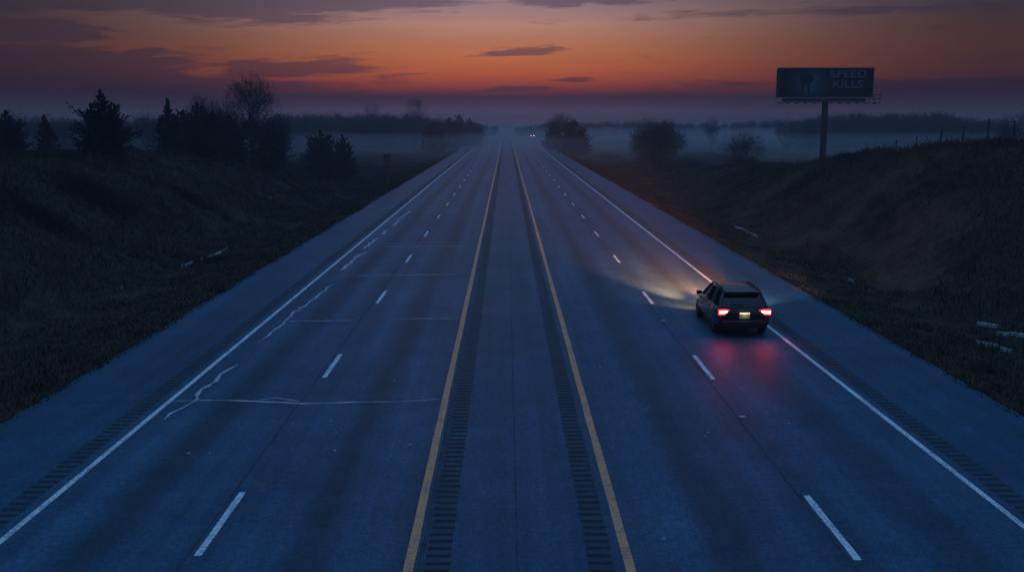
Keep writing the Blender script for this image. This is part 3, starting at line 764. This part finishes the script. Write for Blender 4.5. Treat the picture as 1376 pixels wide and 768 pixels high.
# ------------------------------------------------------------------ billboard
YB = 156.0
pb = at(1106, 213, YB); zg = hz(pb.x, YB)
bb = thing('billboard', (pb.x, YB, zg), 'large unlit billboard reading SPEED KILLS on a single steel pole', 'billboard', rz=R(-1.0))
def bz(py): return at(1106, py, YB).z - zg
def bx(px): return at(px, 120, YB).x - pb.x
zt, zb = bz(91), bz(137.5); x0, x1 = bx(1045.5), bx(1173.5)
M_PANEL = mat('billboard panel', vary((.004, .005, .007), .3, .4, .9))
bm = bmesh.new(); tube(bm, (0, .3, -.6), (0, .3, zb + .4), .50, .46, 20); bmobj('pole', bm, M_STEEL, bb, smooth=False)
bm = bmesh.new(); box(bm, ((x0 + x1) / 2, .25, (zt + bz(131)) / 2), (x1 - x0, .35, zt - bz(131))); bmobj('panel', bm, M_PANEL, bb, bevel=.03)
bm = bmesh.new(); box(bm, ((x0 + x1) / 2, 1.6, (zt + bz(131)) / 2 - .05), (x1 - x0 - .3, .3, zt - bz(131) - .1)); bmobj('rear_panel', bm, M_PANEL, bb, bevel=.03)
bm = bmesh.new()
for t_ in np.linspace(.06, .94, 7):
    xx = x0 + (x1 - x0) * t_; box(bm, (xx, .925, (zt + zb) / 2), (.14, 1.0, .14)); box(bm, (xx, .925, zb + .35), (.14, 1.0, .2))
box(bm, ((x0 + x1) / 2, .9, bz(134.5)), ((x1 - x0) * .86, .7, .5)); bmobj('support_frame', bm, M_STEEL, bb)
# printed poster
def poster(b, bs):
    p = posn(b); sp = b.n('ShaderNodeSeparateXYZ'); b.put(sp.inputs[0], p)
    gx = b.m('DIVIDE', b.m('SUBTRACT', sp.outputs[0], x0 + (x1 - x0) * .33), (x1 - x0) * .15)
    gz = b.m('DIVIDE', b.m('SUBTRACT', sp.outputs[2], (zt + zb) / 2 + .3), 1.9)
    r2 = b.m('ADD', b.m('MULTIPLY', gx, gx), b.m('MULTIPLY', gz, gz))
    g = b.m('POWER', 2.718, b.m('MULTIPLY', r2, -1.0))
    n = b.noise(p, .9, 4, .6)
    g = b.m('MULTIPLY', g, b.m('ADD', .6, b.m('MULTIPLY', n, .7)))
    b.put(bs.inputs['Base Color'], b.mix(g, (.002, .003, .005), (.06, .15, .19))); bs.inputs['Roughness'].default_value = .9; bs.inputs['Specular IOR Level'].default_value = .08
M_POSTER = mat('billboard poster print', poster)
M_LETTER = mat('billboard lettering', vary((.125, .125, .19), .15, 2., .85))
M_INK = mat('billboard figure print', vary((.003, .003, .004), .3, 2., .9))
zpt, zpb = zt - .22, bz(131) + .22
yf = .25 - .175
obj('poster', [(x0 + .25, yf - .012, zpb), (x1 - .25, yf - .012, zpb), (x1 - .25, yf - .012, zpt), (x0 + .25, yf - .012, zpt)], [(0, 1, 2, 3)], M_POSTER, bb)
bm = bmesh.new()                       # thin frame round the poster
for (c_, s_) in [(((x0 + x1) / 2, yf - .02, zt - .1), (x1 - x0 - .02, .06, .18)), (((x0 + x1) / 2, yf - .02, bz(131) + .1), (x1 - x0 - .02, .06, .18)),
                 ((x0 + .11, yf - .02, (zt + bz(131)) / 2), (.18, .058, zt - bz(131) - .4)), ((x1 - .11, yf - .02, (zt + bz(131)) / 2), (.18, .058, zt - bz(131) - .4))]: box(bm, c_, s_)
bmobj('frame', bm, M_STEEL, bb)
def fx(k): return x0 + (x1 - x0) * k
def fz(py): return bz(py)
fig = [(.245, 131), (.25, 118), (.232, 111), (.222, 104), (.24, 99.5), (.275, 98.5), (.285, 95.5), (.305, 95), (.318, 98), (.345, 100.5), (.372, 105), (.362, 110), (.335, 111.5),
       (.33, 118), (.336, 128), (.318, 128), (.306, 118), (.30, 113), (.285, 114), (.268, 120), (.264, 129), (.252, 129)]
fig = [(a, c_ if c_ < 129.2 else 129.2) for a, c_ in fig]
me_f = obj('poster_figure', [(fx(a), yf - .016, fz(c_)) for a, c_ in fig], [tuple(range(len(fig)))], M_INK, bb)
def text(s, px, py, hpx, wpx):
    cu = bpy.data.curves.new('lettering', 'FONT'); cu.body = s; cu.align_x = 'CENTER'; cu.align_y = 'CENTER'; cu.size = 1.0; cu.offset = .022; cu.space_character = 1.06
    to = bpy.data.objects.new('lettering_curve', cu); COL.objects.link(to)
    bpy.context.view_layer.update(); me = bpy.data.meshes.new_from_object(to.evaluated_get(bpy.context.evaluated_depsgraph_get()))
    bpy.data.objects.remove(to); bpy.data.curves.remove(cu)
    co = np.array([v_.co[:] for v_ in me.vertices]); mn, mx = co.min(0), co.max(0)
    me.materials.clear(); me.materials.append(M_LETTER)
    W = bx(px + wpx / 2) - bx(px - wpx / 2); H = bz(py - hpx / 2) - bz(py + hpx / 2)
    me.transform(Matrix.Translation((bx(px), yf - .017, bz(py))) @ Matrix.Diagonal((W / (mx[0] - mn[0]), 1, H / (mx[1] - mn[1]), 1)) @ Matrix.Rotation(R(90), 4, 'X') @ Matrix.Translation((-(mx[0] + mn[0]) / 2, -(mx[1] + mn[1]) / 2, 0)))
    link(bpy.data.objects.new('lettering', me), bb)
text('SPEED', 1139, 99.3, 10.2, 48); text('KILLS', 1139, 113.2, 10.4, 40)
# catwalk and end rail under the face
zc_ = bz(138.5); xa, xb = bx(1042), bx(1180)
bm = bmesh.new(); box(bm, ((xa + xb) / 2, -.55, zc_), (xb - xa, .85, .08))
for t_ in np.linspace(.04, .96, 12): box(bm, (xa + (xb - xa) * t_, -.35, zc_ - .1), (.08, 1.2, .12))
box(bm, ((x0 + x1) / 2, -.15, bz(134.5)), ((x1 - x0) * .83, .12, .52)); bmobj('catwalk', bm, M_STEEL, bb)
bm = bmesh.new()
for xx in (bx(1165.5), bx(1172.5), bx(1180)): tube(bm, (xx, -.95, zc_), (xx, -.95, bz(127.5)), .05, None, 6)
for zz in (bz(127.5), bz(133)): tube(bm, (bx(1164), -.95, zz), (bx(1180), -.95, zz), .05, None, 6); tube(bm, (bx(1180), -.95, zz), (bx(1180), .2, zz), .05, None, 6)
bmobj('railing', bm, M_STEEL, bb)

# ------------------------------------------------------------------ road sign on the left verge
ps = gnd(521, 248); zs = hz(ps.x, ps.y)
sg_ = thing('road_sign', (ps.x, ps.y, zs), 'road sign on a thin post on the left verge, dark panel over a smaller plate', 'sign', rz=R(4))
YS = ps.y
def sz(py): return at(521, py, YS).z - zs
def sx_(px): return at(px, 220, YS).x - ps.x
M_POSTM = mat('weathered sign post', vary((.03, .034, .04), .3, 3., .8))
M_SIGN = mat('sign panel', vary((.016, .024, .036), .3, 2., .9))
bm = bmesh.new(); box(bm, (0, 0, sz(207) / 2 - .1), (.13, .09, sz(207) + .2)); bmobj('post', bm, M_POSTM, sg_)
bm = bmesh.new(); box(bm, ((sx_(515.5) + sx_(525.5)) / 2, -.05, (sz(207) + sz(218.5)) / 2), (sx_(525.5) - sx_(515.5), .02, sz(207) - sz(218.5))); bmobj('sign_panel', bm, M_SIGN, sg_, bevel=.008)
bm = bmesh.new(); box(bm, ((sx_(515) + sx_(520.5)) / 2, -.05, (sz(222) + sz(225.5)) / 2), (sx_(525) - sx_(515), .02, sz(222) - sz(225.5))); bmobj('plate', bm, M_SIGN, sg_, bevel=.005)

# ------------------------------------------------------------------ last patches of snow
def snow(px, py, ln, wd, seed, label, ang=None):
    for Yt in np.arange(18, 140, .25):
        p = at(px, py, Yt)
        if p.z <= hz(p.x, Yt): break
    wd *= .55; ln *= .85; r_ = random.Random(seed); n, mrow = 22, 5; v, f = [], []
    a = R(90) if ang is None else R(ang); ca, sa = math.cos(a), math.sin(a)
    for i in range(n + 1):
        t = i / n; ww = wd * (math.sin(math.pi * min(max(t, .03), .97)) ** .5) * r_.choice((.12, .3, .6, 1.0, 1.2)) * (.5 + .5 * math.sin(i * 1.9 + seed) ** 2); of = r_.uniform(-.35, .35) * wd
        for j in range(mrow):
            u = j / (mrow - 1) - .5; lx, ly = (t - .5) * ln, u * ww + of
            x, y = p.x + lx * ca - ly * sa, Yt + lx * sa + ly * ca
            v.append((x, y, hz(x, y) + .02 + .13 * (1 - (2 * u) ** 2) - (.1 if j in (0, mrow - 1) or i in (0, n) else 0)))
    for i in range(n):
        for j in range(mrow - 1):
            f.append((i * mrow + j, i * mrow + j + 1, (i + 1) * mrow + j + 1, (i + 1) * mrow + j))
    tag(obj('snow_patch', v, f, M_SNOW, smooth=True), label, 'snow', 'remnants of snow')
snow(288, 344, 7.5, .30, 1, 'long thin strip of snow in the left ditch')
snow(252, 357, 2.6, .22, 2, 'short bit of snow trailing from the strip in the left ditch')
snow(1005, 313, 7.0, .30, 3, 'thin strip of snow in the right ditch behind the car')
snow(990, 307, 2.0, .2, 9, 'small bit of snow at the far tip of the strip in the right ditch')
snow(1328, 440, 1.2, .40, 4, 'small snow patch high in the group on the right bank', 120)
snow(1364, 453, 1.7, .45, 5, 'largest snow patch on the right bank at the picture border', 130)
snow(1350, 473, .7, .22, 6, 'small dim snow scrap below the largest snow patch', 120)
snow(1326, 465, .9, .2, 8, 'thin dim snow scrap left of the largest snow patch', 150)
snow(163, 389, .3, .25, 7, 'single lump of snow on the left slope above the ditch')
snow(1143, 379, .9, .2, 10, 'single small snow scrap on the right verge beside the shoulder')

# ------------------------------------------------------------------ the car
def car_paint(b, bs):
    bs.inputs['Base Color'].default_value = (.012, .013, .018, 1); bs.inputs['Roughness'].default_value = .28; bs.inputs['Metallic'].default_value = .3
    bs.inputs['Coat Weight'].default_value = .7; bs.inputs['Coat Roughness'].default_value = .05
    p = posn(b); n = b.noise(p, 9., 4, .6); b.put(bs.inputs['Roughness'], b.ramp(n, [(.3, .22), (.7, .40)]))
M_PAINT = mat('dark car paint', car_paint)
M_GLASS = mat('tinted car glass', vary((.006, .007, .009), .2, 3., .06), Roughness=.05)
M_TRIM = mat('black plastic trim', vary((.012, .012, .013), .3, 8., .6))
M_TYRE = mat('tyre rubber', vary((.010, .010, .010), .3, 12., .85))
M_RIM = mat('alloy rim', vary((.20, .20, .21), .2, 6., .35), Metallic=.8)
def emis(name, c, s):
    m = mat(name, vary((.3, .05, .04), .1, 8., .3)); bs = m.node_tree.nodes['Principled BSDF']
    bs.inputs['Emission Color'].default_value = (*c, 1); bs.inputs['Emission Strength'].default_value = s; return m
M_TAIL = emis('tail lamp glow', (1, .010, .025), 2.6)
M_TAILR = mat('red reflector', vary((.20, .01, .012), .2, 20., .3))
M_TCORE = emis('tail lamp filament', (1, .20, .10), 14.0)
M_HEAD = emis('headlamp glow', (1, .86, .62), 9.0)
M_PLATEL = emis('plate lamp', (1, .72, .34), 2.2)
M_PLATE = mat('licence plate', vary((.40, .37, .28), .15, 14., .5))

def ring_loft(rings, closed_ends=True):
    bm = bmesh.new(); RV = [[bm.verts.new(p) for p in r_] for r_ in rings]; n = len(RV[0])
    for a, c_ in zip(RV[:-1], RV[1:]):
        for i in range(n): bm.faces.new((a[i], a[(i + 1) % n], c_[(i + 1) % n], c_[i]))
    if closed_ends: bm.faces.new(RV[0][::-1]); bm.faces.new(RV[-1])
    bmesh.ops.recalc_face_normals(bm, faces=bm.faces); return bm

def build_car(loc, label, rz=0.0, lit_tail=True):
    t = thing('car', loc, label, 'car', rz=rz)
    # body: y forward; (y, half width, bottom, shoulder z, top z)
    st_ = [(-2.28, .70, .42, .78, .86), (-2.22, .86, .30, .84, .96), (-2.0, .91, .26, .90, 1.00), (-1.2, .92, .24, .92, 1.02), (0, .925, .23, .92, 1.02), (.85, .92, .24, .92, 1.02),
           (1.2, .915, .24, .90, 1.00), (1.75, .90, .26, .84, .93), (2.1, .86, .28, .76, .84), (2.28, .74, .34, .66, .72)]
    rings = []
    for (y, wd, zb_, zs_, zt_) in st_:
        h = [(wd * .80, zb_), (wd * .97, zb_ + .14), (wd, (zb_ + zs_) / 2 + .03), (wd * .985, zs_), (wd * .90, zt_ - .015), (wd * .45, zt_ + .015)]
        rings.append([(x, y, z) for x, z in h] + [(-x, y, z) for x, z in h[::-1]])
    bm = ring_loft(rings)
    body = bmobj('body', bm, M_PAINT, t, smooth=True, bevel=.02)
    # wheel arches cut out of the body
    bm = bmesh.new()
    for y in (-1.38, 1.42):
        bmesh.ops.create_cone(bm, cap_ends=True, segments=28, radius1=.405, radius2=.405, depth=.56, matrix=Matrix.Translation((.86, y, .36)) @ Matrix.Rotation(R(90), 4, 'Y'))
        bmesh.ops.create_cone(bm, cap_ends=True, segments=28, radius1=.405, radius2=.405, depth=.56, matrix=Matrix.Translation((-.86, y, .36)) @ Matrix.Rotation(R(90), 4, 'Y'))
    cut = bmobj('cutter', bm, M_TRIM)
    bo = body.modifiers.new('arch', 'BOOLEAN'); bo.object = cut; bo.operation = 'DIFFERENCE'; bo.solver = 'EXACT'
    bpy.context.view_layer.update()
    me = bpy.data.meshes.new_from_object(body.evaluated_get(bpy.context.evaluated_depsgraph_get()))
    body.modifiers.clear(); body.data = me; bpy.data.objects.remove(cut)
    try: me.set_sharp_from_angle(angle=R(35))
    except Exception: pass
    # greenhouse: glass core with painted roof and pillars
    bot = [(-2.08, .80), (-1.0, .84), (.2, .84), (1.02, .78)]; top = [(-1.72, .60), (-1.0, .66), (-.2, .66), (.18, .60)]
    rg_ = []
    for (yb, wb), (yt, wt) in zip(bot, top):
        rg_.append([(wb, yb, 1.0), (wb * .55 + wt * .45, yb * .5 + yt * .5, 1.26), (wt, yt, 1.50), (-wt, yt, 1.50), (-(wb * .55 + wt * .45), yb * .5 + yt * .5, 1.26), (-wb, yb, 1.0)])
    bmobj('window_glass', ring_loft(rg_), M_GLASS, t, bevel=.02)
    # roof
    rr = []
    for (y, wd, z) in [(-1.86, .56, 1.49), (-1.7, .63, 1.535), (-1.0, .69, 1.575), (-.2, .69, 1.57), (.2, .62, 1.52)]:
        rr.append([(wd, y, z - .055), (wd * .93, y, z - .01), (wd * .5, y, z + .015), (0, y, z + .02), (-wd * .5, y, z + .015), (-wd * .93, y, z - .01), (-wd, y, z - .055)])
    bmobj('roof', ring_loft(rr), M_PAINT, t, smooth=True)
    for s in (-1, 1):
        for (p0, p1) in [((s * .815, -2.07, .99), (s * .625, -1.72, 1.51)), ((s * .855, -.35, 1.0), (s * .685, -.5, 1.52)), ((s * .80, 1.02, .98), (s * .625, .19, 1.51)), ((s * .85, -1.35, 1.0), (s * .68, -1.3, 1.52))]:
            bm = bmesh.new(); tube(bm, p0, p1, .05, .045, 8); bmobj('pillar', bm, M_PAINT, t)
        bm = bmesh.new(); box(bm, (s * 1.0, .72, 1.08), (.2, .1, .14)); bmobj('mirror', bm, M_PAINT, t, bevel=.03)
        bm = bmesh.new(); tube(bm, (s * .62, -1.5, 1.60), (s * .62, -.1, 1.60), .022, None, 6)
        for yy in (-1.45, -.8, -.15): tube(bm, (s * .62, yy, 1.54), (s * .62, yy, 1.60), .02, None, 6)
        bmobj('roof_rail', bm, M_TRIM, t)
        for yy in (-.75, .35): bm = bmesh.new(); box(bm, (s * .917, yy, .86), (.03, .17, .03)); bmobj('door_handle', bm, M_TRIM, t, bevel=.008)
        for y in (-1.38, 1.42):
            bm = bmesh.new(); cs = [(.20, -.10), (.30, -.115), (.345, -.09), (.352, 0), (.345, .09), (.30, .115), (.20, .10)]
            n = 28; RV = [[bm.verts.new((s * .80 + xo, y + math.cos(TAU * k / n) * r_, .352 + math.sin(TAU * k / n) * r_)) for k in range(n)] for r_, xo in cs]
            for a, c_ in zip(RV[:-1], RV[1:]):
                for k in range(n): bm.faces.new((a[k], a[(k + 1) % n], c_[(k + 1) % n], c_[k]))
            bmesh.ops.recalc_face_normals(bm, faces=bm.faces)
            wh = bmobj('wheel', bm, M_TYRE, t, smooth=True)
            bm = bmesh.new()
            bmesh.ops.create_cone(bm, cap_ends=True, segments=24, radius1=.215, radius2=.215, depth=.14, matrix=Matrix.Translation((s * .80, y, .352)) @ Matrix.Rotation(R(90), 4, 'Y'))
            for k in range(5):
                a = TAU * k / 5; box(bm, (s * .885, y + math.cos(a) * .11, .352 + math.sin(a) * .11), (.03, .20, .05), Matrix.Rotation(a, 4, 'X'))
            bmobj('rim', bm, M_RIM, wh)
    # rear: bumper, tailgate glass line, plate, lamps
    bm = bmesh.new(); box(bm, (0, -2.27, .47), (1.56, .14, .26)); bmobj('rear_bumper', bm, M_TRIM, t, bevel=.05, seg=3)
    bm = bmesh.new(); box(bm, (0, 2.25, .44), (1.5, .16, .24)); bmobj('front_bumper', bm, M_TRIM, t, bevel=.05, seg=3)
    bm = bmesh.new(); box(bm, (0, -1.87, 1.53), (1.16, .22, .035), Matrix.Rotation(R(4), 4, 'X')); bmobj('spoiler', bm, M_PAINT, t, bevel=.015)
    bm = bmesh.new(); box(bm, (0, -2.262, .975), (1.40, .012, .014)); box(bm, (0, -2.272, .62), (1.40, .012, .012)); bmobj('tailgate_seam', bm, M_TRIM, t)
    bm = bmesh.new(); box(bm, (0, -2.215, .985), (1.3, .05, .035)); bmobj('chrome_strip', bm, M_RIM, t, bevel=.008)
    bm = bmesh.new(); tube(bm, (.02, -2.06, 1.07), (-.42, -2.02, 1.12), .014, None, 6); bmobj('wiper', bm, M_TRIM, t)
    for s in (-1, 1):
        bm = bmesh.new(); box(bm, (s * .66, -2.345, .50), (.16, .02, .05)); bmobj('reflector', bm, M_TAILR, t, bevel=.006)
    bm = bmesh.new(); box(bm, (0, -2.30, .74), (.36, .02, .17)); bmobj('licence_plate', bm, M_PLATE, t, bevel=.004)
    bm = bmesh.new(); box(bm, (0, -2.31, .85), (.34, .035, .025)); pl = bmobj('plate_lamp', bm, M_PLATEL, t, bevel=.005)
    for s in (-1, 1):
        bm = bmesh.new(); box(bm, (s * .70, -2.235, .88), (.40, .10, .21), Matrix.Rotation(R(-s * 14), 4, 'Z'))
        tl = bmobj('tail_lamp', bm, M_TAIL, t, bevel=.03, seg=3)
        bm = bmesh.new(); box(bm, (s * .725, -2.288, .885), (.30, .02, .10), Matrix.Rotation(R(-s * 14), 4, 'Z')); bmobj('bulb', bm, M_TCORE, tl, bevel=.008)
        bm = bmesh.new(); box(bm, (s * .64, 2.17, .70), (.34, .16, .13), Matrix.Rotation(R(-s * 22), 4, 'Z')); hl = bmobj('headlight', bm, M_HEAD, t, bevel=.03)
        # light of the lamps themselves
        ld = bpy.data.lights.new('tail_light', 'AREA'); ld.shape = 'RECTANGLE'; ld.size = .3; ld.size_y = .14; ld.energy = 11; ld.color = (1, .015, .03)
        lo = link(bpy.data.objects.new('tail_light', ld), t); lo.location = (s * .74, -2.36, .88)
        lo.rotation_euler = Vector((-s * .45, 1.0, .10)).to_track_quat('Z', 'Y').to_euler()
        ld = bpy.data.lights.new('head_light', 'SPOT'); ld.energy = 1300 if s < 0 else 5000; ld.spot_size = R(95); ld.spot_blend = 1.0; ld.shadow_soft_size = .08
        ld.color = (1, .33, .11) if s < 0 else (1, .62, .60)
        lo = link(bpy.data.objects.new('head_light', ld), t); lo.location = (s * .64, 2.34, .70)
        aim = Vector((-.08 if s < 0 else .16, 1, -.06)); lo.rotation_euler = (-aim).to_track_quat('Z', 'Y').to_euler()
    for s in (-1, 1):                                  # main beams, cut off just below the horizon
        ld = bpy.data.lights.new('main_beam', 'SPOT'); ld.energy = 70000; ld.spot_size = R(28); ld.spot_blend = 1.0; ld.shadow_soft_size = .08; ld.color = (1, .31, .09)
        lo = link(bpy.data.objects.new('main_beam', ld), t); lo.location = (s * .64, 2.36, .70)
        lo.rotation_euler = (-Vector((-.075 + s * .025, 1, -.006))).to_track_quat('Z', 'Y').to_euler()
    ld = bpy.data.lights.new('plate_light', 'POINT'); ld.energy = .8; ld.color = (1, .72, .36); ld.shadow_soft_size = .02
    lo = link(bpy.data.objects.new('plate_light', ld), t); lo.location = (0, -2.40, .86)
    return t
CAR_Y = 34.0
build_car((8.12, CAR_Y + 2.3, 0.0), 'dark estate car with glowing red tail lamps driving away in the outer right lane')

# far-off vehicle: only its warm lights show through the haze
fv = thing('distant_vehicle', (11.9, 470, 0), 'tiny far-off vehicle with warm lights glowing in the haze by the right shoulder', 'vehicle', rz=R(180))
bm = bmesh.new(); box(bm, (0, 0, .75), (1.85, 4.6, .75)); bmobj('body', bm, M_PAINT, fv, bevel=.15, seg=3)
bm = bmesh.new(); box(bm, (0, -.2, 1.38), (1.55, 2.4, .62)); bmobj('cabin', bm, M_GLASS, fv, bevel=.22, seg=3)
M_FARL = emis('far headlamp', (1, .50, .24), 11.0)
for s in (-1, 1):
    bm = bmesh.new(); bmesh.ops.create_uvsphere(bm, u_segments=12, v_segments=8, radius=.16, matrix=Matrix.Translation((s * .66, 2.28, .78))); bmobj('headlight', bm, M_FARL, fv)
    for y in (-1.4, 1.4):
        bm = bmesh.new(); tube(bm, (s * .70, y, .34), (s * .94, y, .34), .34, None, 18); bmobj('wheel', bm, M_TYRE, fv)

# ------------------------------------------------------------------ ground mist filling the shallow valley
hzm = bpy.data.materials.new('haze air'); hzm.use_nodes = True; n_t = hzm.node_tree; n_t.nodes.clear()
pv = n_t.nodes.new('ShaderNodeVolumePrincipled'); pv.inputs['Color'].default_value = (.47, .45, .48, 1); pv.inputs['Density'].default_value = HAZE_D; pv.inputs['Anisotropy'].default_value = 0.1
mo = n_t.nodes.new('ShaderNodeOutputMaterial'); n_t.links.new(pv.outputs[0], mo.inputs['Volume'])
zmin = float(GZ.min()) - 1.0
bm = bmesh.new(); box(bm, (0, 710, (HAZE_TOP + zmin) / 2), (2640, 1600, HAZE_TOP - zmin)); tag(bmobj('haze', bm, hzm), kind='stuff')

mist_m = hzm.copy(); mist_m.name = 'ground mist air'
mist_m.node_tree.nodes[pv.name].inputs['Density'].default_value = .0026; mist_m.node_tree.nodes[pv.name].inputs['Color'].default_value = (.86, .82, .86, 1)
bm = bmesh.new(); box(bm, (0, 830, (4.2 + zmin + .4) / 2), (2600, 1300, 4.2 - zmin - .4)); tag(bmobj('ground_mist', bm, mist_m), kind='stuff')
